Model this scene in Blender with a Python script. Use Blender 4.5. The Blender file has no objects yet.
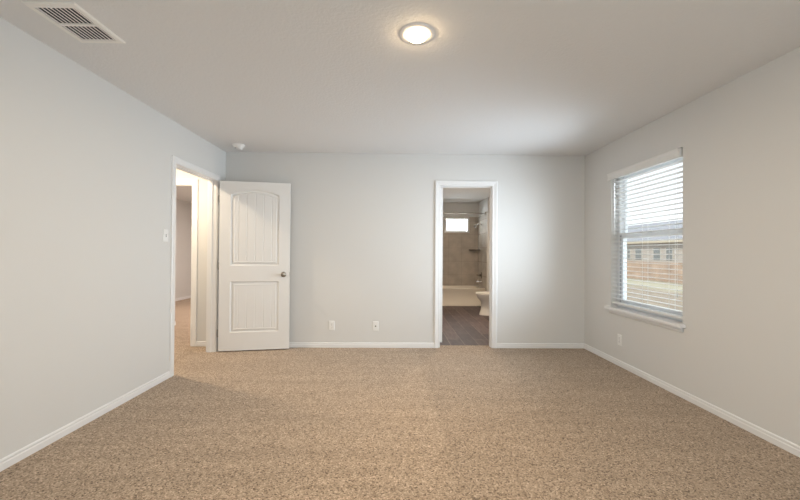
import bpy, bmesh, math, random
from mathutils import Vector, Matrix

random.seed(7)
C = bpy.context.scene.collection
S = bpy.context.scene

# ---------------------------------------------------------------- camera, sky, light, exposure
XL, XR, YB, YF, H = -2.1217, 2.4101, 4.5946, -0.60, 2.44
WT = 0.15          # outer wall thickness
EYE = 1.192
F_PX, YAW, PITCH, ROLL = 365.0, 0.014612, 0.0075571, -0.0069133

cam_data = bpy.data.cameras.new('camera')
cam = bpy.data.objects.new('camera', cam_data)
C.objects.link(cam)
cam_data.sensor_fit = 'HORIZONTAL'
cam_data.sensor_width = 36.0
cam_data.lens = F_PX / 800.0 * 36.0
cam_data.clip_start = 0.02
cam_data.clip_end = 400.0
cy_, sy_ = math.cos(YAW), math.sin(YAW)
cp_, sp_ = math.cos(PITCH), math.sin(PITCH)
cr_, sr_ = math.cos(ROLL), math.sin(ROLL)
R1 = Matrix(((cy_, -sy_, 0), (sy_, cy_, 0), (0, 0, 1)))
R2 = Matrix(((1, 0, 0), (0, cp_, sp_), (0, -sp_, cp_)))
R3 = Matrix(((cr_, 0, -sr_), (0, 1, 0), (sr_, 0, cr_)))
RT = (R3 @ R2 @ R1).transposed()
right, fwd, up = RT @ Vector((1, 0, 0)), RT @ Vector((0, 1, 0)), RT @ Vector((0, 0, 1))
m = Matrix.Identity(4)
for i in range(3):
    m[i][0], m[i][1], m[i][2] = right[i], up[i], -fwd[i]
m[2][3] = EYE
cam.matrix_world = m
S.camera = cam

S.view_settings.view_transform = 'Standard'
S.view_settings.look = 'None'
S.view_settings.gamma = 1.0
S.view_settings.use_curve_mapping = False
S.view_settings.exposure = 0.27

world = bpy.data.worlds.new('world')
S.world = world
world.use_nodes = True
wn, wl = world.node_tree.nodes, world.node_tree.links
wn.clear()
w_out = wn.new('ShaderNodeOutputWorld')
w_bg = wn.new('ShaderNodeBackground')
w_bg.inputs['Strength'].default_value = 1.35
w_tc = wn.new('ShaderNodeTexCoord')
w_sep = wn.new('ShaderNodeSeparateXYZ')
w_ramp = wn.new('ShaderNodeValToRGB')
w_ramp.color_ramp.elements[0].position = 0.0
w_ramp.color_ramp.elements[0].color = (0.95, 0.97, 1.0, 1)
w_ramp.color_ramp.elements[1].position = 0.9
w_ramp.color_ramp.elements[1].color = (0.62, 0.78, 1.0, 1)
wl.new(w_tc.outputs['Generated'], w_sep.inputs[0])
wl.new(w_sep.outputs['Z'], w_ramp.inputs['Fac'])
wl.new(w_ramp.outputs['Color'], w_bg.inputs['Color'])
wl.new(w_bg.outputs[0], w_out.inputs[0])


def light(name, kind, loc, direction, energy, color, **kw):
    d = bpy.data.lights.new(name, kind)
    d.energy = energy
    d.color = color
    for k, v in kw.items():
        setattr(d, k, v)
    o = bpy.data.objects.new(name, d)
    o.location = loc
    o.rotation_euler = Vector(direction).to_track_quat('-Z', 'Y').to_euler()
    C.objects.link(o)
    return o


light('sun', 'SUN', (-20, 0, 30), (0.72, 0.38, -0.75), 2.9, (1.0, 0.93, 0.82), angle=0.01)
# area lights standing in for daylight at the windows; the front one is added fill
light('fill_added_window', 'AREA', (0.45, YF - 0.20, 1.42), (0, 1, 0.0), 35, (0.90, 0.95, 1.0),
      shape='RECTANGLE', size=2.3, size_y=1.35)
light('daylight_right_window', 'AREA', (XR - 0.12, 3.51, 1.32), (-1.0, 0.24, 0.04), 16.5, (0.76, 0.88, 1.0),
      shape='RECTANGLE', size=0.95, size_y=1.3, spread=math.radians(114))
light('skylight_right_window', 'AREA', (XR + WT + 0.06, 3.526, 1.36), (-1.0, 0.0, 0.0), 11, (0.80, 0.90, 1.0),
      shape='RECTANGLE', size=1.0, size_y=1.45, spread=math.radians(104))
light('daylight_bath_window', 'AREA', (1.52, 9.30, 1.88), (0, -1, -0.25), 24, (0.88, 0.94, 1.0),
      shape='RECTANGLE', size=0.6, size_y=0.36)


# ---------------------------------------------------------------- materials
def new_mat(name):
    mt = bpy.data.materials.new(name)
    mt.use_nodes = True
    nt = mt.node_tree
    return mt, nt.nodes, nt.links, nt.nodes['Principled BSDF']


def paint(name, col, rough=0.6, metal=0.0, bump=0.0, bscale=200.0, vary=0.0, vscale=3.0, spec=0.5):
    mt, n, l, b = new_mat(name)
    b.inputs['Base Color'].default_value = (*col, 1)
    b.inputs['Roughness'].default_value = rough
    b.inputs['Metallic'].default_value = metal
    b.inputs['Specular IOR Level'].default_value = spec
    tc = n.new('ShaderNodeTexCoord')
    nz = n.new('ShaderNodeTexNoise')
    nz.inputs['Scale'].default_value = bscale
    nz.inputs['Detail'].default_value = 3.0
    l.new(tc.outputs['Object'], nz.inputs['Vector'])
    if bump:
        bp = n.new('ShaderNodeBump')
        bp.inputs['Strength'].default_value = bump
        bp.inputs['Distance'].default_value = 0.003
        l.new(nz.outputs['Fac'], bp.inputs['Height'])
        l.new(bp.outputs[0], b.inputs['Normal'])
    if vary:
        nv = n.new('ShaderNodeTexNoise')
        nv.inputs['Scale'].default_value = vscale
        nv.inputs['Detail'].default_value = 4.0
        l.new(tc.outputs['Object'], nv.inputs['Vector'])
        rp = n.new('ShaderNodeValToRGB')
        rp.color_ramp.elements[0].color = (*[c * (1 - vary) for c in col], 1)
        rp.color_ramp.elements[1].color = (*[min(1, c * (1 + vary)) for c in col], 1)
        rp.color_ramp.elements[0].position = 0.3
        rp.color_ramp.elements[1].position = 0.7
        l.new(nv.outputs['Fac'], rp.inputs['Fac'])
        l.new(rp.outputs['Color'], b.inputs['Base Color'])
    return mt


def emitter(name, col, strength):
    mt, n, l, b = new_mat(name)
    b.inputs['Base Color'].default_value = (*col, 1)
    b.inputs['Emission Color'].default_value = (*col, 1)
    b.inputs['Emission Strength'].default_value = strength
    return mt


def carpet_material():
    mt, n, l, b = new_mat('carpet')
    b.inputs['Roughness'].default_value = 0.95
    b.inputs['Specular IOR Level'].default_value = 0.15
    b.inputs['Sheen Weight'].default_value = 0.15
    tc = n.new('ShaderNodeTexCoord')
    fine = n.new('ShaderNodeTexNoise')
    fine.inputs['Scale'].default_value = 110.0
    fine.inputs['Detail'].default_value = 2.0
    l.new(tc.outputs['Object'], fine.inputs['Vector'])
    tuft = n.new('ShaderNodeTexVoronoi')
    tuft.inputs['Scale'].default_value = 150.0
    l.new(tc.outputs['Object'], tuft.inputs['Vector'])
    tsep = n.new('ShaderNodeSeparateColor')
    l.new(tuft.outputs['Color'], tsep.inputs[0])
    rp = n.new('ShaderNodeValToRGB')
    e = rp.color_ramp.elements
    e[0].position, e[0].color = 0.0, (0.11, 0.072, 0.046, 1)
    e[1].position, e[1].color = 1.0, (0.64, 0.50, 0.375, 1)
    for pos, col in ((0.12, (0.24, 0.175, 0.12, 1)), (0.45, (0.375, 0.282, 0.202, 1)), (0.85, (0.47, 0.36, 0.262, 1))):
        k = rp.color_ramp.elements.new(pos)
        k.color = col
    l.new(tsep.outputs[0], rp.inputs['Fac'])
    # brushed nap: soft bands across the room on the left of a vacuum line, calmer to its right
    sep = n.new('ShaderNodeSeparateXYZ')
    l.new(tc.outputs['Object'], sep.inputs[0])
    mp = n.new('ShaderNodeMapping')
    mp.inputs['Scale'].default_value = (0.8, 9.0, 1.0)
    l.new(tc.outputs['Object'], mp.inputs['Vector'])
    band = n.new('ShaderNodeTexNoise')
    band.inputs['Scale'].default_value = 1.0
    band.inputs['Detail'].default_value = 2.0
    l.new(mp.outputs[0], band.inputs['Vector'])
    side = n.new('ShaderNodeMapRange')
    side.inputs['From Min'].default_value = 0.26
    side.inputs['From Max'].default_value = 0.36
    side.inputs['To Min'].default_value = 1.05
    side.inputs['To Max'].default_value = 0.94
    wob = n.new('ShaderNodeTexNoise')
    wob.inputs['Scale'].default_value = 6.0
    l.new(tc.outputs['Object'], wob.inputs['Vector'])
    wa = n.new('ShaderNodeMath'); wa.operation = 'MULTIPLY_ADD'
    wa.inputs[1].default_value = 0.3
    l.new(wob.outputs['Fac'], wa.inputs[0])
    sb = n.new('ShaderNodeMath'); sb.operation = 'SUBTRACT'
    sb.inputs[1].default_value = 0.15
    l.new(sep.outputs['X'], sb.inputs[0])
    l.new(sb.outputs[0], wa.inputs[2])
    l.new(wa.outputs[0], side.inputs['Value'])
    bm_ = n.new('ShaderNodeMapRange')
    bm_.inputs['From Min'].default_value = 0.3
    bm_.inputs['From Max'].default_value = 0.7
    bm_.inputs['To Min'].default_value = 0.93
    bm_.inputs['To Max'].default_value = 1.07
    l.new(band.outputs['Fac'], bm_.inputs['Value'])
    mul = n.new('ShaderNodeMath'); mul.operation = 'MULTIPLY'
    l.new(side.outputs[0], mul.inputs[0])
    l.new(bm_.outputs[0], mul.inputs[1])
    mix = n.new('ShaderNodeVectorMath'); mix.operation = 'SCALE'
    l.new(rp.outputs['Color'], mix.inputs[0])
    l.new(mul.outputs[0], mix.inputs['Scale'])
    l.new(mix.outputs[0], b.inputs['Base Color'])
    bp = n.new('ShaderNodeBump')
    bp.inputs['Strength'].default_value = 0.35
    bp.inputs['Distance'].default_value = 0.004
    l.new(fine.outputs['Fac'], bp.inputs['Height'])
    l.new(bp.outputs[0], b.inputs['Normal'])
    return mt


def brick_material(name, c1, c2, grout, w, h, mortar, rough, axes, offset=0.5, bump=0.3, vary=0.25, streak=1.0):
    """Tiles of w x h metres; axes names the object axes that run along and across."""
    mt, n, l, b = new_mat(name)
    b.inputs['Roughness'].default_value = rough
    tc = n.new('ShaderNodeTexCoord')
    sep = n.new('ShaderNodeSeparateXYZ')
    comb = n.new('ShaderNodeCombineXYZ')
    l.new(tc.outputs['Object'], sep.inputs[0])
    l.new(sep.outputs[axes[0]], comb.inputs['X'])
    l.new(sep.outputs[axes[1]], comb.inputs['Y'])
    br = n.new('ShaderNodeTexBrick')
    br.offset = offset
    br.inputs['Scale'].default_value = 1.0
    br.inputs['Brick Width'].default_value = w
    br.inputs['Row Height'].default_value = h
    br.inputs['Mortar Size'].default_value = mortar
    br.inputs['Color1'].default_value = (*c1, 1)
    br.inputs['Color2'].default_value = (*c2, 1)
    br.inputs['Mortar'].default_value = (*grout, 1)
    l.new(comb.outputs[0], br.inputs['Vector'])
    nz = n.new('ShaderNodeTexNoise')
    nz.inputs['Scale'].default_value = 5.0
    nz.inputs['Detail'].default_value = 6.0
    mp = n.new('ShaderNodeMapping')
    mp.inputs['Scale'].default_value = (1.0, streak, 1.0)
    l.new(comb.outputs[0], mp.inputs['Vector'])
    l.new(mp.outputs[0], nz.inputs['Vector'])
    mr = n.new('ShaderNodeMapRange')
    mr.inputs['From Min'].default_value = 0.3
    mr.inputs['From Max'].default_value = 0.7
    mr.inputs['To Min'].default_value = 1 - vary
    mr.inputs['To Max'].default_value = 1 + vary
    l.new(nz.outputs['Fac'], mr.inputs['Value'])
    sc = n.new('ShaderNodeVectorMath'); sc.operation = 'SCALE'
    l.new(br.outputs['Color'], sc.inputs[0])
    l.new(mr.outputs[0], sc.inputs['Scale'])
    l.new(sc.outputs[0], b.inputs['Base Color'])
    bp = n.new('ShaderNodeBump')
    bp.invert = True
    bp.inputs['Strength'].default_value = bump
    bp.inputs['Distance'].default_value = 0.002
    l.new(br.outputs['Fac'], bp.inputs['Height'])
    l.new(bp.outputs[0], b.inputs['Normal'])
    return mt


def glass_material():
    mt, n, l, b = new_mat('window_glass')
    out = n['Material Output']
    n.remove(b)
    tr = n.new('ShaderNodeBsdfTransparent')
    tr.inputs['Color'].default_value = (0.94, 0.96, 0.95, 1)
    gl = n.new('ShaderNodeBsdfGlossy')
    gl.inputs['Roughness'].default_value = 0.02
    lw = n.new('ShaderNodeLayerWeight')
    lw.inputs['Blend'].default_value = 0.5
    pw = n.new('ShaderNodeMath'); pw.operation = 'POWER'
    pw.inputs[1].default_value = 4.0
    l.new(lw.outputs['Facing'], pw.inputs[0])
    fr = n.new('ShaderNodeMath'); fr.operation = 'MULTIPLY_ADD'
    fr.inputs[1].default_value = 0.6
    fr.inputs[2].default_value = 0.03
    l.new(pw.outputs[0], fr.inputs[0])
    mx = n.new('ShaderNodeMixShader')
    l.new(fr.outputs[0], mx.inputs['Fac'])
    l.new(tr.outputs[0], mx.inputs[1])
    l.new(gl.outputs[0], mx.inputs[2])
    l.new(mx.outputs[0], out.inputs['Surface'])
    return mt


def ground_material():
    mt, n, l, b = new_mat('backyard_ground')
    b.inputs['Roughness'].default_value = 0.95
    tc = n.new('ShaderNodeTexCoord')
    sep = n.new('ShaderNodeSeparateXYZ')
    l.new(tc.outputs['Object'], sep.inputs[0])
    nz = n.new('ShaderNodeTexNoise')
    nz.inputs['Scale'].default_value = 0.5
    nz.inputs['Detail'].default_value = 8.0
    l.new(tc.outputs['Object'], nz.inputs['Vector'])
    add = n.new('ShaderNodeMath'); add.operation = 'MULTIPLY_ADD'
    add.inputs[1].default_value = 5.0
    l.new(nz.outputs['Fac'], add.inputs[0])
    l.new(sep.outputs['X'], add.inputs[2])
    rp = n.new('ShaderNodeMapRange')
    rp.inputs['From Min'].default_value = 16.5
    rp.inputs['From Max'].default_value = 18.5
    l.new(add.outputs[0], rp.inputs['Value'])
    fine = n.new('ShaderNodeTexNoise')
    fine.inputs['Scale'].default_value = 4.0
    fine.inputs['Detail'].default_value = 6.0
    l.new(tc.outputs['Object'], fine.inputs['Vector'])
    soil = n.new('ShaderNodeValToRGB')
    soil.color_ramp.elements[0].position = 0.35
    soil.color_ramp.elements[1].position = 0.65
    soil.color_ramp.elements[0].color = (0.24, 0.17, 0.11, 1)
    soil.color_ramp.elements[1].color = (0.40, 0.30, 0.20, 1)
    l.new(fine.outputs['Fac'], soil.inputs['Fac'])
    grass = n.new('ShaderNodeValToRGB')
    grass.color_ramp.elements[0].position = 0.35
    grass.color_ramp.elements[1].position = 0.65
    grass.color_ramp.elements[0].color = (0.37, 0.315, 0.20, 1)
    grass.color_ramp.elements[1].color = (0.50, 0.425, 0.29, 1)
    l.new(fine.outputs['Fac'], grass.inputs['Fac'])
    mx = n.new('ShaderNodeMix'); mx.data_type = 'RGBA'
    l.new(rp.outputs[0], mx.inputs['Factor'])
    l.new(soil.outputs['Color'], mx.inputs['A'])
    l.new(grass.outputs['Color'], mx.inputs['B'])
    l.new(mx.outputs['Result'], b.inputs['Base Color'])
    return mt


M = {}
M['wall'] = paint('wall_paint', (0.70, 0.695, 0.68), 0.7, bump=0.12, bscale=140)
M['ceiling'] = paint('ceiling_texture_paint', (0.78, 0.78, 0.78), 0.85, bump=0.9, bscale=60)
M['trim'] = paint('trim_semi_gloss_white', (0.82, 0.82, 0.82), 0.35, bump=0.02, bscale=60)
M['door'] = paint('door_white', (0.80, 0.79, 0.775), 0.42, bump=0.03, bscale=90)
M['plastic'] = paint('white_plastic', (0.84, 0.84, 0.83), 0.3, bump=0.01, bscale=50)
M['slat'] = paint('blind_white', (0.80, 0.80, 0.79), 0.4, bump=0.02, bscale=80)
M['vinyl'] = paint('white_vinyl', (0.80, 0.81, 0.82), 0.35, bump=0.01, bscale=60)
M['slot'] = paint('dark_slot', (0.03, 0.03, 0.03), 0.6, bump=0.02, bscale=90)
M['grey_track'] = paint('grey_track', (0.22, 0.23, 0.25), 0.5, bump=0.02, bscale=90)
M['nickel'] = paint('satin_nickel', (0.34, 0.31, 0.27), 0.28, 1.0, bump=0.02, bscale=150)
M['chrome'] = paint('chrome', (0.75, 0.75, 0.76), 0.12, 1.0, bump=0.01, bscale=150)
M['bronze'] = paint('dark_metal', (0.16, 0.14, 0.12), 0.3, 1.0, bump=0.01, bscale=150)
M['vent_metal'] = paint('vent_enamel', (0.88, 0.865, 0.83), 0.45, bump=0.02, bscale=120)
M['duct'] = paint('duct_dark', (0.035, 0.04, 0.045), 0.8, bump=0.05, bscale=60)
M['porcelain'] = paint('porcelain', (0.80, 0.78, 0.75), 0.12, bump=0.005, bscale=20)
M['tub'] = paint('tub_acrylic', (0.76, 0.70, 0.61), 0.2, bump=0.005, bscale=20)
M['carpet'] = carpet_material()
M['bath_floor'] = brick_material('wood_look_plank_tile', (0.052, 0.037, 0.039), (0.125, 0.088, 0.083), (0.20, 0.15, 0.135),
                                 0.9, 0.185, 0.004, 0.55, ('Y', 'X'), 0.37, vary=0.3, streak=5.0)
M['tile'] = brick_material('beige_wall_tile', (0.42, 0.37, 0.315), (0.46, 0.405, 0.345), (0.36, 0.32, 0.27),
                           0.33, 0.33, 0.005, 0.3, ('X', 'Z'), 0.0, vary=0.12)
M['tile_daylit'] = brick_material('beige_tile_daylit_tone', (0.56, 0.53, 0.49), (0.60, 0.57, 0.52), (0.36, 0.32, 0.27),  # same tile as the back wall, window light put into a lighter colour
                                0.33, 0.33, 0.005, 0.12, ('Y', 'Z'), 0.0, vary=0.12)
M['stone'] = paint('shelf_stone', (0.16, 0.13, 0.11), 0.3, bump=0.05, bscale=60, vary=0.3, vscale=20)
M['glass'] = glass_material()
M['lamp_bed'] = emitter('ceiling_lamp_lens', (1.0, 0.72, 0.42), 60.0)
M['lamp_hall'] = emitter('hall_lamp_lens', (1.0, 0.78, 0.52), 40.0)
M['ground'] = ground_material()
M['cedar'] = paint('cedar_boards', (0.38, 0.27, 0.20), 0.8, bump=0.1, bscale=20, vary=0.25, vscale=1.2)
M['siding'] = paint('tan_siding', (0.42, 0.37, 0.33), 0.8, bump=0.1, bscale=20, vary=0.08, vscale=2)
M['shingle'] = paint('grey_shingles', (0.30, 0.295, 0.31), 0.9, bump=0.3, bscale=12, vary=0.15, vscale=4)
M['fascia'] = paint('cream_fascia', (0.50, 0.43, 0.33), 0.6, bump=0.02, bscale=20)
M['house_trim'] = paint('house_window_trim', (0.48, 0.44, 0.39), 0.6, bump=0.02, bscale=20)
M['house_glass'] = paint('house_window_glass', (0.15, 0.16, 0.16), 0.1, bump=0.01, bscale=5)
M['concrete'] = paint('slab_concrete', (0.4, 0.39, 0.37), 0.9, bump=0.2, bscale=30, vary=0.15)


# ---------------------------------------------------------------- mesh helpers
class MB:
    """Collects shapes and links them as ONE mesh object."""
    def __init__(self):
        self.bm = bmesh.new()

    def box(self, x0, x1, y0, y1, z0, z1):
        v = [self.bm.verts.new((x, y, z)) for x in (x0, x1) for y in (y0, y1) for z in (z0, z1)]
        for f in ((0, 1, 3, 2), (4, 6, 7, 5), (0, 4, 5, 1), (2, 3, 7, 6), (0, 2, 6, 4), (1, 5, 7, 3)):
            self.bm.faces.new([v[i] for i in f])
        return self

    def loft(self, rings, cap0=True, cap1=True, close=True):
        vs = [[self.bm.verts.new(p) for p in r] for r in rings]
        n = len(vs[0])
        for a, b in zip(vs, vs[1:]):
            for i in range(n if close else n - 1):
                j = (i + 1) % n
                self.bm.faces.new((a[i], a[j], b[j], b[i]))
        if cap0:
            self.bm.faces.new(list(reversed(vs[0])))
        if cap1:
            self.bm.faces.new(vs[-1])
        return self

    def lathe(self, prof, center, axis='Z', seg=32, sign=1):
        """prof: (radius, offset along the axis)"""
        cx, cy, cz = center
        rings = []
        for r, t in prof:
            ring = []
            for k in range(seg):
                a = 2 * math.pi * k / seg
                u, w = max(r, 1e-4) * math.cos(a), max(r, 1e-4) * math.sin(a)
                t2 = t * sign
                if axis == 'Z':
                    ring.append((cx + u, cy + w, cz + t2))
                elif axis == 'X':
                    ring.append((cx + t2, cy + u, cz + w))
                else:
                    ring.append((cx + u, cy + t2, cz + w))
            rings.append(ring)
        return self.loft(rings)

    def tube(self, pts, r, seg=12):
        pts = [Vector(p) for p in pts]
        rings = []
        for i, p in enumerate(pts):
            d = (pts[min(i + 1, len(pts) - 1)] - pts[max(i - 1, 0)]).normalized()
            a = d.orthogonal().normalized() if i == 0 else (pa - d * pa.dot(d)).normalized()
            pa = a
            b = d.cross(a)
            rings.append([p + r * (math.cos(2 * math.pi * k / seg) * a + math.sin(2 * math.pi * k / seg) * b) for k in range(seg)])
        return self.loft(rings)

    def build(self, name, mat, parent=None, smooth=False, bevel=0.0, bseg=2):
        bmesh.ops.recalc_face_normals(self.bm, faces=self.bm.faces)
        me = bpy.data.meshes.new(name)
        self.bm.to_mesh(me)
        self.bm.free()
        me.materials.append(mat)
        o = bpy.data.objects.new(name, me)
        C.objects.link(o)
        if parent is not None:
            o.parent = parent
        if smooth:
            for p in me.polygons:
                p.use_smooth = True
            if hasattr(me, 'set_sharp_from_angle'):
                me.set_sharp_from_angle(angle=math.radians(40))
        if bevel:
            b = o.modifiers.new('bevel', 'BEVEL')
            b.width = bevel
            b.segments = bseg
            b.limit_method = 'ANGLE'
        return o


def structure(o):
    o['kind'] = 'structure'
    return o


def tag(o, label, cat, group=None, kind=None):
    o['label'] = label
    o['category'] = cat
    if group:
        o['group'] = group
    if kind:
        o['kind'] = kind
    return o


def empty(name, loc=(0, 0, 0), rotz=0.0):
    o = bpy.data.objects.new(name, None)
    o.empty_display_size = 0.05
    o.location = loc
    o.rotation_euler = (0, 0, rotz)
    C.objects.link(o)
    return o


def wall_with_holes(name, axis, t0, t1, a0, a1, z0, z1, holes, mat):
    """A wall slab across t0..t1; holes = (a_low, a_high, z_low, z_high), cut clean through."""
    mb = MB()
    def bx(u0, u1, w0, w1):
        if u1 - u0 < 1e-5 or w1 - w0 < 1e-5:
            return
        if axis == 'X':
            mb.box(t0, t1, u0, u1, w0, w1)
        else:
            mb.box(u0, u1, t0, t1, w0, w1)
    cur = a0
    for h in sorted(holes):
        bx(cur, h[0], z0, z1)
        bx(h[0], h[1], z0, h[2])
        bx(h[0], h[1], h[3], z1)
        cur = h[1]
    bx(cur, a1, z0, z1)
    return structure(mb.build(name, mat))


def casing(name, to_world, w, h, prof, full=False):
    """Mitred trim round an opening: prof = (offset outward, height off the wall)."""
    mb = MB()
    if full:
        corners = [lambda o: (-o, -o), lambda o: (-o, h + o), lambda o: (w + o, h + o), lambda o: (w + o, -o), lambda o: (-o, -o)]
    else:
        corners = [lambda o: (-o, 0.0), lambda o: (-o, h + o), lambda o: (w + o, h + o), lambda o: (w + o, 0.0)]
    rings = [[to_world(*c(o), n) for o, n in prof] for c in corners]
    mb.loft(rings)
    return structure(mb.build(name, M['trim']))


CASE = [(0.004, 0.0), (0.004, 0.009), (0.012, 0.011), (0.020, 0.009), (0.030, 0.012), (0.048, 0.016), (0.060, 0.017), (0.067, 0.013), (0.067, 0.0)]
BASE = [(0.0, 0.0), (0.012, 0.0), (0.012, 0.036), (0.0085, 0.041), (0.0085, 0.046), (0.010, 0.050), (0.009, 0.057), (0.003, 0.062), (0.0, 0.062)]


def baseboard(name, runs):
    """runs: (p0, p1, inward normal) on the floor plan"""
    mb = MB()
    for p0, p1, nrm in runs:
        rings = []
        for p in (p0, p1):
            rings.append([(p[0] + nrm[0] * a, p[1] + nrm[1] * a, z) for a, z in BASE])
        mb.loft(rings)
    return structure(mb.build(name, M['trim']))


# ---------------------------------------------------------------- the setting: bedroom shell
IW = 0.12          # inner wall thickness
LW = 0.100         # left wall thickness
LD0, LD1, LDH = 3.552, 4.362, 2.036          # bedroom doorway in the left wall (clear)
BD0, BD1, BDH = 0.572, 1.228, 2.040          # bathroom doorway in the back wall (clear)
WY0, WY1, WZ0, WZ1 = 3.020, 4.032, 0.610, 2.098   # window in the right wall
J = 0.015

structure(MB().box(XL - 3.6, XR + WT, YF - WT, YB + IW, -0.12, 0.0).box(XL - 3.6, XL - IW, YB + IW, 10.2, -0.12, 0.0)
          .build('floor_carpet', M['carpet']))
structure(MB().box(XL - IW, XR + WT, YB + IW, 9.15, -0.12, -0.004).build('floor_bathroom', M['bath_floor']))
structure(MB().box(XL - 3.6, XR + WT, YF - WT, 10.2, H, H + 0.15).build('ceiling', M['ceiling']))

wall_with_holes('wall_left', 'X', XL - LW, XL, YF, YB, 0, H, [(LD0 - J, LD1 + J, 0, LDH + J)], M['wall'])
wall_with_holes('wall_back', 'Y', YB, YB + IW, XL - IW, XR + WT, 0, H, [(BD0 - J, BD1 + J, 0, BDH + J)], M['wall'])
wall_with_holes('wall_right', 'X', XR, XR + WT, YF - WT, YB, 0, H, [(WY0, WY1, WZ0, WZ1)], M['wall'])
FW0, FW1, FWZ0, FWZ1 = -0.75, 1.65, 0.72, 2.12  # opening for the added window
wall_with_holes('wall_front', 'Y', YF - WT, YF, XL - IW, XR, 0, H, [(FW0, FW1, FWZ0, FWZ1)], M['wall'])

# door jamb linings with stops
mb = MB()
mb.box(XL - LW - 0.001, XL + 0.001, LD0 - J, LD0, 0, LDH + J).box(XL - LW - 0.001, XL + 0.001, LD1, LD1 + J, 0, LDH + J)
mb.box(XL - LW - 0.001, XL + 0.001, LD0, LD1, LDH, LDH + J)
mb.box(XL - 0.085, XL - 0.042, LD0, LD0 + 0.010, 0, LDH).box(XL - 0.085, XL - 0.042, LD1 - 0.010, LD1, 0, LDH)
mb.box(XL - 0.085, XL - 0.042, LD0 + 0.010, LD1 - 0.010, LDH - 0.010, LDH)
structure(mb.build('trim_1', M['trim'], bevel=0.0015))
mb = MB()
mb.box(BD0 - J, BD0, YB - 0.001, YB + IW + 0.001, 0, BDH + J).box(BD1, BD1 + J, YB - 0.001, YB + IW + 0.001, 0, BDH + J)
mb.box(BD0, BD1, YB - 0.001, YB + IW + 0.001, BDH, BDH + J)
mb.box(BD1 - 0.010, BD1, YB + 0.035, YB + 0.078, 0, BDH).box(BD0, BD1 - 0.010, YB + 0.035, YB + 0.078, BDH - 0.010, BDH)
mb.box(BD0, BD0 + 0.010, YB + 0.035, YB + 0.078, 0, BDH)
structure(mb.build('trim_2', M['trim'], bevel=0.0015))
# casings on the bedroom side and the hall side
casing('trim_3', lambda a, z, n: (XL + n, LD0 + a, z), LD1 - LD0, LDH, CASE)
casing('trim_4', lambda a, z, n: (BD0 + a, YB - n, z), BD1 - BD0, BDH, CASE)
casing('trim_5', lambda a, z, n: (XL - LW - n * 0.7, LD0 + a, z), LD1 - LD0, LDH, CASE)
casing('trim_6', lambda a, z, n: (BD0 + a, YB + IW + n, z), BD1 - BD0, BDH, CASE)

baseboard('baseboard_left', [((XL, YF), (XL, LD0 - 0.067), (1, 0)), ((XL, LD1 + 0.067), (XL, YB), (1, 0))])
baseboard('baseboard_back', [((XL + 0.012, YB), (BD0 - 0.067, YB), (0, -1)), ((BD1 + 0.067, YB), (XR, YB), (0, -1))])
baseboard('baseboard_right', [((XR, YF), (XR, YB - 0.012), (-1, 0))])

# ---------------------------------------------------------------- right window
win = structure(empty('window_1', (0, 0, 0)))
XF0, XF1 = XR + 0.072, XR + WT
FB = 0.045
mb = MB()
mb.box(XF0, XF1, WY0, WY0 + FB, WZ0, WZ1).box(XF0, XF1, WY1 - FB, WY1, WZ0, WZ1)
mb.box(XF0, XF1, WY0 + FB, WY1 - FB, WZ0, WZ0 + FB).box(XF0, XF1, WY0 + FB, WY1 - FB, WZ1 - FB, WZ1)
mb.build('window_frame', M['vinyl'], win, bevel=0.003)
MR0, MR1 = 1.362, 1.420            # meeting rail


def sash(name, x0, x1, z0, z1, st, bot, top):
    s = MB()
    y0, y1 = WY0 + FB, WY1 - FB
    s.box(x0, x1, y0, y0 + st, z0, z1).box(x0, x1, y1 - st, y1, z0, z1)
    s.box(x0, x1, y0 + st, y1 - st, z0, z0 + bot).box(x0, x1, y0 + st, y1 - st, z1 - top, z1)
    o = s.build(name, M['vinyl'], win, bevel=0.003)
    xm = (x0 + x1) / 2
    g = MB().box(xm - 0.002, xm + 0.002, y0 + st, y1 - st, z0 + bot, z1 - top).build('window_pane', M['glass'], o)
    return o


sash('upper_sash', XF0 + 0.045, XF0 + 0.072, MR0 + 0.010, WZ1 - FB, 0.022, 0.045, 0.03)
sash('lower_sash', XF0 + 0.014, XF0 + 0.042, WZ0 + FB, MR1, 0.032, 0.045, MR1 - MR0)
MB().box(XF0 + 0.0005, XF0 + 0.0135, WY1 - FB - 0.004, WY1 - FB - 0.0005, WZ0 + FB, MR1 - 0.02).build('sash_track', M['grey_track'], win)
mb = MB()
mb.box(XF0 + 0.0, XF0 + 0.014, (WY0 + WY1) / 2 - 0.03, (WY0 + WY1) / 2 + 0.03, MR1 - 0.012, MR1 + 0.010)
mb.build('sash_lock', M['vinyl'], win, bevel=0.003)

# stool and apron
SX = XR - 0.050
sill = structure(MB().box(XR + 0.0005, XF0, WY0 + 0.0005, WY1 - 0.0005, WZ0 - 0.028 + 0.028, WZ0 + 0.003).box(SX, XR - 0.0005, WY0 - 0.036, WY1 + 0.046, WZ0 - 0.026, WZ0 + 0.003)
                 .build('trim_7', M['trim'], bevel=0.004))
structure(MB().loft([[(XR, y, WZ0 - 0.026), (XR - 0.018, y, WZ0 - 0.026), (XR - 0.017, y, WZ0 - 0.055), (XR - 0.010, y, WZ0 - 0.068), (XR, y, WZ0 - 0.068)]
                     for y in (WY0 - 0.008, WY1 + 0.012)]).build('trim_8', M['trim'], bevel=0.001))

# ---------------------------------------------------------------- window blind
blind = tag(empty('window_blind', (XR + 0.035, (WY0 + WY1) / 2, WZ1)),
            'white horizontal slat blind lowered over the right wall window', 'blind')
bx_, by_, bz_ = blind.location


def bl(mb_):
    bmesh.ops.translate(mb_.bm, verts=mb_.bm.verts, vec=(-bx_, -by_, -bz_))
    return mb_


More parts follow.
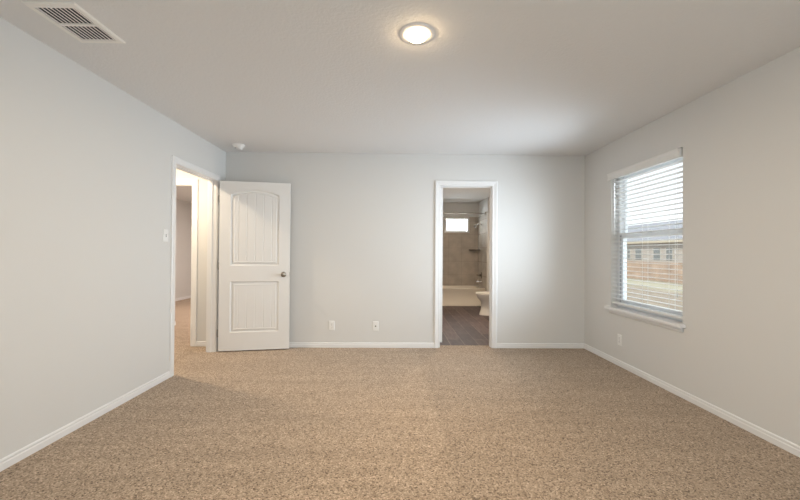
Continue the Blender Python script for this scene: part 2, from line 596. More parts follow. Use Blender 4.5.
VX0, VY0, VY1, VZ0, VZ1 = XR - 0.031, 3.030, 4.056, 2.013, 2.090
mb = MB()
prof = [(VX0 + 0.012, VZ0), (VX0 + 0.002, VZ0), (VX0, VZ0 + 0.006), (VX0 + 0.004, VZ0 + 0.016), (VX0 + 0.004, VZ1 - 0.020), (VX0 - 0.001, VZ1 - 0.008), (VX0 - 0.001, VZ1), (VX0 + 0.012, VZ1)]
mb.loft([[(x, y, z) for x, z in prof] for y in (VY0, VY1)])
mb.box(VX0 + 0.012, XR - 0.001, VY0, VY1, VZ0 + 0.004, VZ1)
bl(mb).build('valance', M['slat'], blind)
bl(MB().box(XR + 0.008, XR + 0.060, WY0 + 0.008, WY1 - 0.008, 2.030, 2.090)).build('headrail', M['slat'], blind, bevel=0.002)
SL0, SL1 = XR + 0.010, XR + 0.059
slat_mesh = None
z = 0.708
while z < 2.005:
    if slat_mesh is None:
        mb = MB()
        n = 6
        top, bot = [], []
        for k in range(n + 1):
            t = k / n
            x = SL0 + (SL1 - SL0) * t - (SL0 + SL1) / 2
            c = 0.0025 * (1 - (2 * t - 1) ** 2)
            top.append((x, c + 0.0014)); bot.append((x, c - 0.0014))
        ring = top + bot[::-1]
        mb.loft([[(x, y, zz) for x, zz in ring] for y in (WY0 + 0.010 - by_, WY1 - 0.010 - by_)])
        first = mb.build('slat', M['slat'], blind)
        slat_mesh = first.data
        s = first
    else:
        s = first.copy()
        C.objects.link(s)
        s.parent = blind
    s.location = ((SL0 + SL1) / 2 - bx_, 0, z - bz_)
    s.rotation_euler = (0, math.radians(2.5), 0)
    z += 0.0441
bl(MB().box(SL0, SL1, WY0 + 0.010, WY1 - 0.010, 0.648, 0.669)).build('bottom_rail', M['slat'], blind, bevel=0.004)
for yc in (WY0 + 0.16, (WY0 + WY1) / 2, WY1 - 0.16):
    mb = MB()
    mb.box(SL0 - 0.0035, SL0 - 0.002, yc - 0.0012, yc + 0.0012, 0.655, 2.03)
    mb.box(SL1 + 0.002, SL1 + 0.0035, yc - 0.0012, yc + 0.0012, 0.655, 2.03)
    bl(mb).build('ladder_cord', M['slat'], blind)
bl(MB().tube([(XR - 0.004, WY1 - 0.07, 2.02), (XR - 0.004, WY1 - 0.07, 1.40)], 0.0035, 8)).build('tilt_wand', M['plastic'], blind, smooth=True)
mb = MB().tube([(XR - 0.002, WY0 + 0.055, 2.01), (XR - 0.002, WY0 + 0.055, 0.86)], 0.0012, 6)
mb.lathe([(0.0, 0.0), (0.004, 0.0), (0.006, -0.03), (0.0, -0.034)], (XR - 0.002, WY0 + 0.055, 0.86), 'Z', 12)
bl(mb).build('lift_cord', M['slat'], blind)

# ---------------------------------------------------------------- added front window (behind the camera), put in to let fill light in
fwin = structure(empty('added_window'))
mb = MB()
ya, yb_ = YF - WT, YF - 0.075
for x0, x1 in ((FW0, FW0 + 0.05), ((FW0 + FW1) / 2 - 0.03, (FW0 + FW1) / 2 + 0.03), (FW1 - 0.05, FW1)):
    mb.box(x0, x1, ya, yb_, FWZ0, FWZ1)
for x0, x1 in ((FW0 + 0.05, (FW0 + FW1) / 2 - 0.03), ((FW0 + FW1) / 2 + 0.03, FW1 - 0.05)):
    mb.box(x0, x1, ya, yb_, FWZ0, FWZ0 + 0.05).box(x0, x1, ya, yb_, FWZ1 - 0.05, FWZ1)
    mb.box(x0, x1, ya + 0.02, yb_ - 0.02, 1.40, 1.445)
mb.build('window_frame', M['vinyl'], fwin, bevel=0.003)
for x0, x1 in ((FW0 + 0.05, (FW0 + FW1) / 2 - 0.03), ((FW0 + FW1) / 2 + 0.03, FW1 - 0.05)):
    for z0, z1 in ((FWZ0 + 0.05, 1.40), (1.445, FWZ1 - 0.05)):
        MB().box(x0, x1, ya + 0.033, ya + 0.037, z0, z1).build('window_pane', M['glass'], fwin)
structure(MB().box(FW0 - 0.06, FW1 + 0.06, YF + 0.0005, YF + 0.045, FWZ0 - 0.026, FWZ0).build('trim_9', M['trim'], bevel=0.004))

# ---------------------------------------------------------------- panelled doors
PU0, PU1 = 0.125, 0.680
LEAF_W, LEAF_Z0, LEAF_Z1, LEAF_T = 0.805, 0.014, 2.032, 0.035
PANELS = [(0.228, 0.836, False), (1.026, 1.940, True)]
GROOVES = [0.4025 + k * 0.0955 for k in (-2, -1, 0, 1, 2)]


def panel_height(u, v):
    for vb, vt, arch in PANELS:
        top = vt - (0.067 * ((u - 0.4025) / 0.2775) ** 2 if arch else 0.0)
        d = min(u - PU0, PU1 - u, v - vb, (top - v) * 0.97)
        if d <= 0:
            continue
        if d < 0.011:
            return -0.016 * d / 0.011
        if d < 0.016:
            return -0.016
        if d < 0.042:
            return -0.016 + 0.012 * (d - 0.016) / 0.026
        if d < 0.048:
            return -0.004 - 0.0040 * (d - 0.042) / 0.006
        g = min(abs(u - q) for q in GROOVES)
        return -0.008 - (0.0050 * (1 - g / 0.0065) if g < 0.0065 else 0.0)
    return 0.0


def panel_door(root):
    us = {0.0, LEAF_W}
    for e, s in ((PU0, 1), (PU1, -1)):
        for d in (0.0, 0.011, 0.016, 0.029, 0.042, 0.048):
            us.add(round(e + s * d, 5))
    for g in GROOVES:
        for d in (-0.0065, 0.0, 0.0065):
            us.add(round(g + d, 5))
    u = PU0 + 0.055
    while u < PU1 - 0.052:
        us.add(round(u, 5)); u += 0.0159
    us = sorted(us)
    vs = {LEAF_Z0, LEAF_Z1}
    for vb, vt, arch in PANELS:
        for d in (0.0, 0.011, 0.016, 0.029, 0.042, 0.048):
            vs.add(round(vb + d, 5))
            if not arch:
                vs.add(round(vt - d, 5))
        if arch:
            v = vt - 0.115
            while v < vt + 0.004:
                vs.add(round(v, 5)); v += 0.0025
    vs = sorted(vs)
    sets = {'leaf': MB(), 'lower_panel': MB(), 'upper_panel': MB()}
    grids = {k: {} for k in sets}

    def vert(k, i, j):
        g = grids[k]
        if (i, j) not in g:
            g[(i, j)] = sets[k].bm.verts.new((us[i], -panel_height(us[i], vs[j]), vs[j]))
        return g[(i, j)]
    for i in range(len(us) - 1):
        for j in range(len(vs) - 1):
            uc, vc = (us[i] + us[i + 1]) / 2, (vs[j] + vs[j + 1]) / 2
            k = 'leaf'
            if PU0 < uc < PU1:
                if PANELS[0][0] < vc < PANELS[0][1]:
                    k = 'lower_panel'
                elif PANELS[1][0] < vc < PANELS[1][1] + 0.003:
                    k = 'upper_panel'
            sets[k].bm.faces.new((vert(k, i, j), vert(k, i + 1, j), vert(k, i + 1, j + 1), vert(k, i, j + 1)))
    # the solid behind the moulded skin
    b = sets['leaf'].bm
    W, z0, z1, T = LEAF_W, LEAF_Z0, LEAF_Z1, LEAF_T
    q = lambda *p: b.faces.new([b.verts.new(x) for x in p])
    q((0, T, z0), (0, T, z1), (W, T, z1), (W, T, z0))
    q((0, 0, z0), (0, 0, z1), (0, T, z1), (0, T, z0))
    q((W, 0, z0), (W, T, z0), (W, T, z1), (W, 0, z1))
    q((0, 0, z1), (W, 0, z1), (W, T, z1), (0, T, z1))
    q((0, 0, z0), (0, T, z0), (W, T, z0), (W, 0, z0))
    out = []
    for k in ('leaf', 'lower_panel', 'upper_panel'):
        me = bpy.data.meshes.new(k)
        sets[k].bm.to_mesh(me); sets[k].bm.free()
        me.materials.append(M['door'])
        o = bpy.data.objects.new(k, me)
        C.objects.link(o); o.parent = root
        out.append(o)
    return out


door = structure(empty('door_1', (-2.077, 4.348, 0.0), math.radians(9.73)))
door['label'] = 'white arched two panel bedroom door standing open against the back wall'
panel_door(door)
KU, KZ = 0.735, 0.918


def knob(sign, y0):
    k = MB().lathe([(0.0, 0.0), (0.031, 0.0), (0.033, 0.003), (0.030, 0.008), (0.014, 0.011), (0.011, 0.022), (0.013, 0.029), (0.024, 0.036),
                    (0.0275, 0.045), (0.025, 0.054), (0.017, 0.060), (0.0, 0.061)], (KU, y0, KZ), 'Y', 28, sign)
    o = k.build('door_knob', M['nickel'], door, smooth=True)
    o['label'] = 'round satin nickel knob'
    return o


knob(-1, 0.0)
MB().lathe([(0.0, 0.0), (0.031, 0.0), (0.030, 0.008), (0.014, 0.011), (0.012, 0.018), (0.024, 0.024), (0.026, 0.032), (0.018, 0.042), (0.0, 0.043)],
           (KU, LEAF_T, KZ), 'Y', 28, 1).build('door_knob', M['nickel'], door, smooth=True)
MB().box(LEAF_W, LEAF_W + 0.0015, 0.006, 0.029, KZ - 0.028, KZ + 0.028).build('latch_plate', M['nickel'], door)
for hz in (0.22, 1.02, 1.82):
    mb = MB().lathe([(0.0, 0.0), (0.0065, 0.0), (0.0065, 0.088), (0.0, 0.088)], (-0.012, LEAF_T + 0.002, hz - 0.044), 'Z', 14)
    mb.box(-0.0025, -0.0005, 0.004, LEAF_T, hz - 0.044, hz + 0.044)
    mb.build('hinge', M['nickel'], door, smooth=True)

# bathroom door, swung fully into the bathroom
bdoor = structure(empty('door_2', (BD0 + 0.050, YB + 0.128, 0.022), math.radians(90)))
bdoor.scale = (0.63 / LEAF_W, 1, 0.998)
bdoor['label'] = 'white bathroom door seen edge on, swung open into the bathroom'
for src in [c for c in door.children if c.name.split('.')[0] in ('leaf', 'lower_panel', 'upper_panel')]:
    c = src.copy()
    C.objects.link(c)
    c.parent = bdoor

# ---------------------------------------------------------------- wall plates
plate_mesh = None


def wall_plate(name, label, cat, loc, rotz, insert):
    """Local frame: x along the wall, -y into the room."""
    r = tag(empty(name, loc, rotz), label, cat)
    w, h = 0.0355, 0.058
    mb = MB()
    mb.loft([[(-w, 0, -h), (w, 0, -h), (w, 0, h), (-w, 0, h)],
             [(-w, -0.003, -h), (w, -0.003, -h), (w, -0.003, h), (-w, -0.003, h)],
             [(-w + 0.004, -0.0065, -h + 0.004), (w - 0.004, -0.0065, -h + 0.004), (w - 0.004, -0.0065, h - 0.004), (-w + 0.004, -0.0065, h - 0.004)]])
    p = mb.build('cover_plate', M['plastic'], r)
    if insert == 'duplex':
        for zc in (0.020, -0.020):
            ring = [(0.0165 * max(-0.93, min(0.93, math.cos(a) * 1.15)), 0.0155 * max(-0.9, min(0.9, math.sin(a) * 1.05))) for a in [2 * math.pi * k / 24 for k in range(24)]]
            rc = MB().loft([[(x, -0.0062, zc + zz) for x, zz in ring], [(x, -0.0085, zc + zz) for x, zz in ring]]).build('receptacle', M['plastic'], r)
            sl = MB().box(-0.0075, -0.0055, -0.0090, -0.0085, zc - 0.001, zc + 0.008).box(0.0055, 0.0075, -0.0090, -0.0085, zc - 0.001, zc + 0.008)
            sl.lathe([(0.0, 0.0), (0.0024, 0.0), (0.0024, 0.0005), (0.0, 0.0005)], (0, -0.0085, zc - 0.008), 'Y', 10, -1)
            sl.build('slot', M['slot'], rc)
        MB().lathe([(0.0, 0.0), (0.003, 0.0), (0.0025, 0.0012), (0.0, 0.0014)], (0, -0.0065, 0), 'Y', 12, -1).build('screw', M['nickel'], r)
    elif insert == 'coax':
        MB().lathe([(0.0, 0.0), (0.009, 0.0), (0.009, 0.003), (0.005, 0.003), (0.005, 0.012), (0.0, 0.012)], (0, -0.0065, 0), 'Y', 16, -1).build('cable_jack', M['bronze'], r, smooth=True)
        for zc in (0.042, -0.042):
            MB().lathe([(0.0, 0.0), (0.003, 0.0), (0.0025, 0.0012), (0.0, 0.0014)], (0, -0.0065, zc), 'Y', 12, -1).build('screw', M['plastic'], r)
    else:
        MB().box(-0.0055, 0.0055, -0.0075, -0.0064, -0.0125, 0.0125).build('toggle_slot', M['grey_track'], r)
        MB().loft([[(-0.004, -0.0075, -0.004), (0.004, -0.0075, -0.004), (0.004, -0.0075, 0.008), (-0.004, -0.0075, 0.008)],
                   [(-0.003, -0.018, 0.006), (0.003, -0.018, 0.006), (0.003, -0.018, 0.012), (-0.003, -0.018, 0.012)]]).build('toggle', M['plastic'], r)
        for zc in (0.030, -0.030):
            MB().lathe([(0.0, 0.0), (0.003, 0.0), (0.0025, 0.0012), (0.0, 0.0014)], (0, -0.0065, zc), 'Y', 12, -1).build('screw', M['plastic'], r)
    return r


wall_plate('power_outlet', 'white duplex outlet low on the back wall, beside the open bedroom door', 'outlet', (-0.783, YB - 0.0002, 0.274), 0, 'duplex')
wall_plate('cable_outlet', 'white cable jack plate low on the back wall, between duplex outlet and bathroom doorway', 'outlet', (-0.232, YB - 0.0002, 0.270), 0, 'coax')
wall_plate('power_outlet', 'white outlet low on the right wall, below the window sill', 'outlet', (XR - 0.0002, 3.866, 0.278), -math.pi / 2, 'duplex')
wall_plate('light_switch', 'white toggle light switch on the left wall beside the door casing', 'switch', (XL + 0.0002, 3.408, 1.336), math.pi / 2, 'toggle')


# ---------------------------------------------------------------- ceiling fittings
def can_light(label, x, y, energy, color, lens_mat, r=0.103):
    t = tag(empty('ceiling_light', (x, y, H)), label, 'ceiling light')
    MB().lathe([(0.0, 0.0), (r, 0.0), (r, -0.002), (r - 0.004, -0.005), (r - 0.043, -0.006), (0.0, -0.006)], (0, 0, 0), 'Z', 48) \
        .build('trim_ring', M['plastic'], t, smooth=True)
    q = r - 0.044
    MB().lathe([(q, -0.0062), (q, -0.010), (q * 0.93, -0.019), (q * 0.75, -0.027), (q * 0.45, -0.032), (0.0, -0.034)], (0, 0, 0), 'Z', 40) \
        .build('lens', lens_mat, t, smooth=True)
    d = bpy.data.lights.new('lamp_glow', 'AREA')
    d.shape = 'DISK'
    d.size = 2 * q
    d.energy = energy
    d.color = color
    o = bpy.data.objects.new('lamp_glow', d)
    o.location = (0, 0, -0.042)
    o.parent = t
    C.objects.link(o)
    return t


can_light('round recessed ceiling light glowing in the middle of the bedroom ceiling', 0.119, 2.070, 25, (1.0, 0.81, 0.58), M['lamp_bed'])

vent = tag(empty('ceiling_vent', (-1.749, 2.025, H)), 'white rectangular air vent with dark louvers in the ceiling corner by left wall', 'vent')
VW, VL = 0.131, 0.176
mb = MB()
o_, i_ = [(-VW, -VL), (VW, -VL), (VW, VL), (-VW, VL)], [(-VW + 0.030, -VL + 0.032), (VW - 0.030, -VL + 0.032), (VW - 0.030, VL - 0.032), (-VW + 0.030, VL - 0.032)]
rings = [[(x, y, 0.0) for x, y in o_], [(x, y, -0.004) for x, y in o_], [(x * 0.95, y * 0.96, -0.010) for x, y in o_], [(x, y, -0.010) for x, y in i_], [(x, y, 0.0) for x, y in i_]]
mb.loft(rings, False, False)
mb.build('vent_frame', M['vent_metal'], vent)
MB().box(-VW + 0.030, VW - 0.030, -VL + 0.032, VL - 0.032, -0.0012, -0.0002).build('duct_opening', M['duct'], vent)
MB().box(-VW + 0.030, VW - 0.030, -0.008, 0.008, -0.010, -0.002).build('crossbar', M['vent_metal'], vent)
louver = None
for bank in (-1, 1):
    for k in range(9):
        x = -VW + 0.030 + (2 * VW - 0.060) * (k + 0.5) / 9
        if louver is None:
            hl = (VL - 0.032 - 0.008) / 2
            louver = MB().loft([[(0.0022, yy, -0.0050), (0.0014, yy, -0.0050), (-0.0022, yy, -0.0072), (-0.0014, yy, -0.0072)] for yy in (-hl, hl)]) \
                .build('louver', M['vent_metal'], vent)
            lv = louver
        else:
            lv = louver.copy()
            C.objects.link(lv)
            lv.parent = vent
        lv.location = (x, bank * (0.008 + hl), 0)
MB().box(-0.030, 0.030, -VL + 0.013, -VL + 0.019, -0.0125, -0.0098).box(-0.012, -0.006, -VL + 0.006, -VL + 0.030, -0.018, -0.0098) \
    .build('damper_lever', M['vent_metal'], vent)

smoke = tag(empty('smoke_detector', (-1.836, 4.290, H)), 'small round white smoke detector on the ceiling above the open door', 'smoke detector')
MB().lathe([(0.0, 0.0), (0.072, 0.0), (0.072, -0.010), (0.066, -0.013), (0.0, -0.013)], (0, 0, 0), 'Z', 36).build('base', M['plastic'], smoke, smooth=True)
MB().lathe([(0.062, -0.0132), (0.060, -0.020), (0.054, -0.031), (0.046, -0.036), (0.0, -0.037)], (0, 0, 0), 'Z', 36).build('housing', M['plastic'], smoke, smooth=True)
MB().lathe([(0.030, -0.0372), (0.029, -0.050), (0.024, -0.056), (0.0, -0.057)], (0.018, -0.006, 0), 'Z', 24).build('sensor_cap', M['plastic'], smoke, smooth=True)
MB().lathe([(0.008, -0.0362), (0.007, -0.040), (0.0, -0.040)], (-0.032, -0.014, 0), 'Z', 12).build('test_button', M['grey_track'], smoke, smooth=True)

# ---------------------------------------------------------------- hall and the room beyond it
HX = XL - LW                          # hall face of the left wall
HY = 4.640                            # hall end wall
HL = -3.42                            # hall far wall
HD0, HD1 = -3.32, -2.551              # doorway in the hall end wall
wall_with_holes('wall_hall_end', 'Y', HY, HY + IW, HL, HX, 0, H, [(HD0, HD1, 0, LDH)], M['wall'])
structure(MB().box(HL - IW, HL, 1.2, HY + IW, 0, H).build('wall_hall_left', M['wall']))
structure(MB().box(HL - IW, HX, 1.08, 1.2, 0, H).build('wall_hall_front', M['wall']))
casing('trim_10', lambda a, z, n: (HD0 + a, HY - n, z), HD1 - HD0, LDH, CASE)
mb = MB()
mb.box(HD0 + 0.0005, HD0 + 0.012, HY - 0.001, HY + IW, 0, LDH - 0.0005).box(HD1 - 0.012, HD1 - 0.0005, HY - 0.001, HY + IW, 0, LDH - 0.0005)
mb.box(HD0 + 0.012, HD1 - 0.012, HY - 0.001, HY + IW, LDH - 0.012, LDH - 0.0005)
structure(mb.build('trim_11', M['trim']))
baseboard('baseboard_hall', [((HD1 + 0.067, HY), (HX, HY), (0, -1)), ((HX, LD1 + 0.067), (HX, HY - 0.012), (-1, 0)), ((HX, 1.2), (HX, LD0 - 0.067), (-1, 0)), ((HL, 1.2), (HL, HY), (1, 0))])
structure(MB().box(HX, XL, YB + IW, 10.05, 0, H).build('wall_far_room_right', M['wall']))
structure(MB().box(-5.34, -5.22, HY, 10.05, 0, H).build('wall_far_room_left', M['wall']))
structure(MB().box(-5.34, XL, 10.05, 10.17, 0, H).build('wall_far_room_back', M['wall']))
structure(MB().box(-5.22, HL - IW, HY, HY + IW, 0, H).build('wall_far_room_front', M['wall']))
structure(MB().box(-3.66, -3.54, HY + IW, 5.96, 0, H).build('wall_closet_side', M['wall']))
baseboard('baseboard_far_room', [((-5.22, HY + IW), (-5.22, 10.05), (1, 0)), ((-3.54, HY + IW), (-3.54, 5.96), (1, 0))])
can_light('round recessed hall ceiling light beyond the open bedroom doorway', -2.76, 3.88, 23, (1.0, 0.83, 0.62), M['lamp_hall'])
can_light('added unseen ceiling light brightening the far room beyond the hall doorway', -3.0, 7.4, 60, (1.0, 0.86, 0.78), M['lamp_hall'])  # added lamp kept out of view, brightens the far room

# ---------------------------------------------------------------- bathroom
BX0, BX1, BYB = 0.45, 2.28, 8.975
WING = 2.062
TY = 8.205
structure(MB().box(BX0 - 0.12, BX0, YB + IW, BYB, -0.004, H).build('wall_bath_left', M['wall']))
structure(MB().box(BX1, XR + WT, YB + IW, BYB, -0.004, H).build('wall_bath_right', M['wall']))
structure(MB().box(WING, BX1, 8.07, BYB, -0.004, H).build('wall_bath_wing', M['wall']))
BW = (1.215, 1.835, 1.695, 2.070)
wall_with_holes('wall_bath_back', 'Y', BYB, BYB + WT, BX0 - 0.12, XR + WT, -0.004, H, [BW], M['wall'])
TT = 2.085
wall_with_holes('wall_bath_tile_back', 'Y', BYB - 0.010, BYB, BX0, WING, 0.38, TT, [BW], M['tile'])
structure(MB().box(WING - 0.010, WING, TY - 0.09, BYB - 0.010, 0.0, TT).build('wall_bath_tile_side', M['tile_daylit']))
structure(MB().box(BX0, BX0 + 0.010, TY - 0.09, BYB - 0.010, 0.38, TT).build('wall_bath_tile_end', M['tile_daylit']))
bwin = structure(empty('window_3'))
mb = MB()
yy0, yy1 = BYB - 0.018, BYB + 0.11
a0, a1, b0, b1 = BW
mb.box(a0 + 0.0005, a0 + 0.052, yy0, yy1, b0 + 0.0005, b1 - 0.0005).box(a1 - 0.052, a1 - 0.0005, yy0, yy1, b0 + 0.0005, b1 - 0.0005)
mb.box(a0 + 0.052, a1 - 0.052, yy0, yy1, b0 + 0.0005, b0 + 0.042).box(a0 + 0.052, a1 - 0.052, yy0, yy1, b1 - 0.045, b1 - 0.0005)
mb.build('window_frame', M['vinyl'], bwin, bevel=0.003)
MB().box(a0 + 0.052, a1 - 0.052, yy1 - 0.035, yy1 - 0.030, b0 + 0.042, b1 - 0.045).build('window_pane', M['glass'], bwin)

# bathtub
tub = tag(empty('bathtub', (0, 0, 0)), 'cream bathtub across the end of the bathroom', 'bathtub')
TX0, TX1, TYB, TH = BX0 + 0.011, WING - 0.011, BYB - 0.011, 0.398


def rrect(x0, x1, y0, y1, r, z, n=5):
    pts = []
    for cx, cy, a in ((x1 - r, y1 - r, 0), (x0 + r, y1 - r, 90), (x0 + r, y0 + r, 180), (x1 - r, y0 + r, 270)):
        for k in range(n + 1):
            t = math.radians(a + 90 * k / n)
            pts.append((cx + r * math.cos(t), cy + r * math.sin(t), z))
    return pts


mb = MB()
mb.loft([rrect(TX0, TX1, TY + 0.004, TYB, 0.006, 0.0), rrect(TX0, TX1, TY + 0.004, TYB, 0.006, 0.045), rrect(TX0, TX1, TY + 0.016, TYB, 0.006, 0.060),
         rrect(TX0, TX1, TY + 0.010, TYB, 0.006, TH - 0.040), rrect(TX0, TX1, TY, TYB, 0.010, TH - 0.028), rrect(TX0, TX1, TY, TYB, 0.012, TH - 0.006),
         rrect(TX0 + 0.006, TX1 - 0.006, TY + 0.006, TYB - 0.006, 0.012, TH),
         rrect(TX0 + 0.075, TX1 - 0.075, TY + 0.085, TYB - 0.075, 0.12, TH), rrect(TX0 + 0.085, TX1 - 0.085, TY + 0.095, TYB - 0.085, 0.12, TH - 0.015),
         rrect(TX0 + 0.22, TX1 - 0.13, TY + 0.14, TYB - 0.13, 0.10, 0.10), rrect(TX0 + 0.28, TX1 - 0.19, TY + 0.19, TYB - 0.18, 0.09, 0.07)])
mb.build('tub_shell', M['tub'], tub, smooth=True)
MB().lathe([(0.0, 0.0), (0.030, 0.0), (0.027, 0.004), (0.0, 0.005)], (TX1 - 0.30, (TY + TYB) / 2, 0.0705), 'Z', 20).build('drain', M['chrome'], tub, smooth=True)

# shower rod
rod = tag(empty('shower_rod', (WING, TY - 0.02, 2.095)), 'slim metal shower curtain rod spanning above the bathtub', 'rod')
MB().tube([(BX0 + 0.012 - WING, 0, 0), (-0.012, 0, 0)], 0.010, 14).build('rod_bar', M['nickel'], rod, smooth=True)
for sx, c in ((-1, -0.0105), (1, BX0 + 0.0105 - WING)):
    MB().lathe([(0.0, 0.0), (0.036, 0.0), (0.036, 0.006), (0.022, 0.016), (0.018, 0.030), (0.0, 0.030)], (c, 0, 0), 'X', 24, sx).build('end_flange', M['nickel'], rod, smooth=True)

# shower head
YS = 8.60
sh = tag(empty('shower_fitting', (WING - 0.010, YS, 1.88)), 'chrome shower head on a bent arm above the tub', 'shower head')
MB().lathe([(0.0, 0.0), (0.030, 0.0), (0.026, 0.008), (0.0, 0.010)], (-0.0005, 0, 0), 'X', 20, -1).build('flange', M['chrome'], sh, smooth=True)
MB().tube([(-0.008, 0, 0), (-0.06, 0, 0.006), (-0.10, 0, -0.004), (-0.135, 0, -0.032)], 0.010, 12).build('arm', M['chrome'], sh, smooth=True)
hd = MB().lathe([(0.0, 0.0), (0.014, 0.0), (0.016, -0.018), (0.036, -0.052), (0.038, -0.062), (0.0, -0.064)], (0, 0, 0), 'Z', 24).build('head', M['chrome'], sh, smooth=True)
hd.location = (-0.135, 0, -0.030)
hd.rotation_euler = (0, math.radians(38), 0)

vlv = tag(empty('shower_valve', (WING - 0.010, YS, 0.675)), 'dark metal shower valve handle on the side wall above the tub spout', 'valve')
MB().lathe([(0.0, 0.0), (0.078, 0.0), (0.074, 0.006), (0.030, 0.012), (0.028, 0.045), (0.0, 0.048)], (-0.0005, 0, 0), 'X', 28, -1).build('escutcheon', M['bronze'], vlv, smooth=True)
MB().tube([(-0.040, 0, 0), (-0.085, 0, 0.004), (-0.115, 0, 0.002)], 0.011, 12).build('lever', M['bronze'], vlv, smooth=True)
spt = tag(empty('tub_spout', (WING - 0.010, YS, 0.525)), 'chrome tub spout just above the bathtub rim', 'spout')
MB().loft([[(x, 0.026 * s * math.cos(2 * math.pi * k / 16), dz + 0.026 * s * math.sin(2 * math.pi * k / 16)) for k in range(16)]
           for x, s, dz in ((-0.0005, 1.15, 0), (-0.02, 1.0, 0), (-0.09, 1.0, -0.003), (-0.125, 0.85, -0.010), (-0.135, 0.5, -0.018))]).build('spout_body', M['chrome'], spt, smooth=True)
MB().lathe([(0.0, 0.0), (0.006, 0.0), (0.008, 0.018), (0.0, 0.022)], (-0.095, 0, 0.022), 'Z', 12).build('diverter', M['chrome'], spt, smooth=True)

shelf = tag(empty('corner_shelf', (WING - 0.0105, BYB - 0.0105, 1.262)), 'dark quarter round stone shelf in the shower corner', 'shelf')
ring = [(0, 0)] + [(-0.225 * math.cos(math.radians(90 * k / 12)), -0.225 * math.sin(math.radians(90 * k / 12))) for k in range(13)]
MB().loft([[(x, y, zz) for x, y in ring] for zz in (0.0, 0.022)]).build('shelf_slab', M['stone'], shelf)

# toilet, tank against the right wall
toi = tag(empty('toilet', (0, 7.10, -0.004)), 'white toilet with closed lid, just inside the bathroom on the right', 'toilet')


def egg(cx, rf, rb, ry, z, n=32):
    pts = []
    for k in range(n):
        a = 2 * math.pi * k / n
        c, s = math.cos(a), math.sin(a)
        pts.append((cx + (rb if c > 0 else rf) * c, ry * s, z))
    return pts


MB().loft([egg(1.90, 0.245, 0.20, 0.125, 0.0), egg(1.90, 0.240, 0.20, 0.120, 0.03), egg(1.90, 0.215, 0.19, 0.105, 0.10), egg(1.90, 0.205, 0.19, 0.105, 0.16),
           egg(1.89, 0.200, 0.20, 0.115, 0.245), egg(1.87, 0.205, 0.20, 0.135, 0.285), egg(1.86, 0.232, 0.20, 0.160, 0.325), egg(1.86, 0.252, 0.20, 0.174, 0.365), egg(1.86, 0.256, 0.20, 0.176, 0.395),
           egg(1.86, 0.23, 0.16, 0.14, 0.397), egg(1.86, 0.20, 0.14, 0.12, 0.34), egg(1.87, 0.10, 0.08, 0.07, 0.22)]).build('bowl', M['porcelain'], toi, smooth=True)
MB().loft([egg(1.86, 0.276, 0.20, 0.186, 0.3975), egg(1.86, 0.280, 0.20, 0.189, 0.406), egg(1.86, 0.276, 0.20, 0.186, 0.417)]).build('seat', M['porcelain'], toi, smooth=True)
MB().loft([egg(1.86, 0.274, 0.20, 0.184, 0.4185), egg(1.86, 0.278, 0.20, 0.187, 0.426), egg(1.86, 0.266, 0.19, 0.178, 0.440), egg(1.86, 0.20, 0.15, 0.13, 0.446)]).build('lid', M['porcelain'], toi, smooth=True)
MB().loft([rrect(2.08, 2.268, -0.20, 0.20, 0.03, 0.375), rrect(2.07, 2.272, -0.215, 0.215, 0.03, 0.70)]).build('tank', M['porcelain'], toi, smooth=True)
MB().loft([rrect(2.062, 2.275, -0.225, 0.225, 0.03, 0.7005), rrect(2.062, 2.275, -0.225, 0.225, 0.03, 0.725), rrect(2.07, 2.27, -0.215, 0.215, 0.03, 0.735)]).build('tank_lid', M['porcelain'], toi, smooth=True)
MB().tube([(2.066, -0.14, 0.64), (2.050, -0.14, 0.64), (2.048, -0.07, 0.632)], 0.007, 10).build('flush_lever', M['chrome'], toi, smooth=True)
can_light('round recessed bathroom ceiling light above the plank floor', 1.30, 6.3, 24, (1.0, 0.78, 0.56), M['lamp_hall'])

# ---------------------------------------------------------------- outside
GX = [(-40, -0.25), (XR + WT, -0.25), (5.5, -0.28), (12.0, -0.62), (25.0, -1.38), (90, -1.5)]
mb = MB()
vs = [[mb.bm.verts.new((x, y, z)) for x, z in GX] for y in (-60, 120)]
for i in range(len(GX) - 1):
    mb.bm.faces.new((vs[0][i], vs[0][i + 1], vs[1][i + 1], vs[1][i]))
structure(mb.build('ground', M['ground']))
structure(MB().box(XL - 3.6, XR + WT, YF - WT, 10.2, -0.30, -0.125).build('floor_slab', M['concrete']))
structure(MB().box(-5.72, -5.60, YF - WT, 10.2, -0.12, H).build('wall_outer_left', M['siding']))

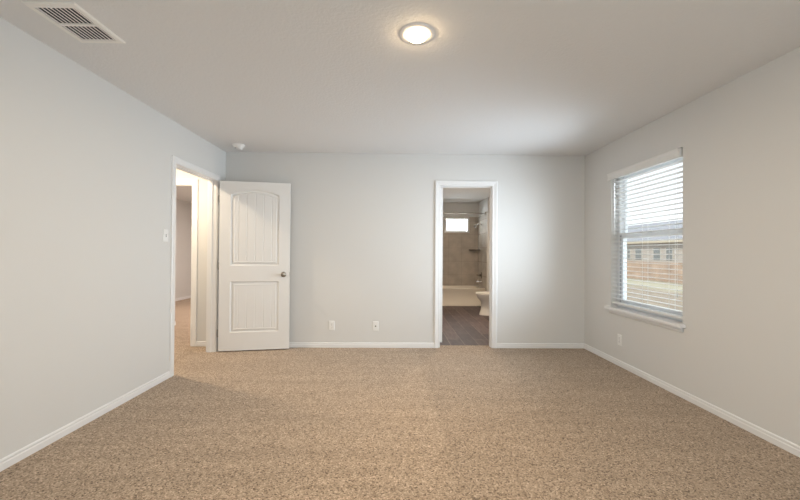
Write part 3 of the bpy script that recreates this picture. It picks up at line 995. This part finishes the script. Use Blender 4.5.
FX = 25.0
FZ0, FZ1 = -1.36, 0.47
fence = tag(empty('wooden_fence', (FX, 40, FZ0)), 'tan cedar picket fence across the backyard, seen through the blind', 'fence')
mb = MB()
y = -32.0
while y < 42.0:
    w = 0.140
    h = FZ1 - FZ0 + random.uniform(-0.02, 0.02)
    t = random.uniform(-0.004, 0.004)
    mb.box(t, t + 0.016, y, y + w, 0.02, h)
    y += 0.148
mb.build('picket_panel', M['cedar'], fence)
for rz in (0.35, 0.95, 1.55):
    MB().box(0.021, 0.060, -32, 42, rz - 0.045, rz + 0.045).build('rail', M['cedar'], fence)
for k in range(31):
    MB().box(0.061, 0.150, -32 + k * 2.4, -31.91 + k * 2.4, 0, FZ1 - FZ0 - 0.08).build('post', M['cedar'], fence)

HXF = 30.0
house = tag(empty('neighbor_house', (HXF, 44, -1.45)), 'tan single storey house with grey roof behind the cedar fence', 'house')
EZ = 2.70 + 1.45
y0, y1 = -16.0, 14.0
MB().box(0, 10, y0, y1, 0, EZ).build('wall', M['siding'], house)
mb = MB()
RZ = EZ + 2.75
e0, e1 = y0 - 0.5, y1 + 0.5
mb.loft([[(-0.55, e0, EZ + 0.0), (5.0, e0 + 0.01, RZ), (10.55, e0, EZ)], [(-0.55, e1, EZ), (5.0, e1 - 0.01, RZ), (10.55, e1, EZ)]])
mb.build('roof', M['shingle'], house)
MB().box(-0.60, -0.551, e0, e1, EZ - 0.20, EZ + 0.04).build('fascia', M['fascia'], house)
MB().box(-0.55, -0.001, e0, e1, EZ - 0.06, EZ - 0.001).build('soffit', M['fascia'], house)
for yc, w in ((46.3, 0.5), (44.45, 1.1), (41.3, 1.05), (39.4, 0.9), (36.2, 1.2), (33.0, 1.2)):
    yl = yc - 44
    zt, zb = 1.92 + 1.45, 0.55 + 1.45
    mb = MB()
    mb.box(-0.05, -0.001, yl - w / 2 - 0.12, yl - w / 2, zb, zt).box(-0.05, -0.001, yl + w / 2, yl + w / 2 + 0.12, zb, zt)
    mb.box(-0.05, -0.001, yl - w / 2 - 0.12, yl + w / 2 + 0.12, zt, zt + 0.12).box(-0.05, -0.001, yl - w / 2, yl + w / 2, (zt + zb) / 2 - 0.05, (zt + zb) / 2 + 0.05)
    f = mb.build('house_window', M['house_trim'], house)
    MB().box(-0.03, -0.002, yl - w / 2, yl + w / 2, zb, zt).build('pane', M['house_glass'], f)
for yc in (38.9, 38.3):
    MB().lathe([(0.0, 0.0), (0.09, 0.0), (0.09, 0.5), (0.0, 0.5)], (3.4, yc - 44, EZ + 1.85), 'Z', 12).build('roof_vent', M['duct'], house)
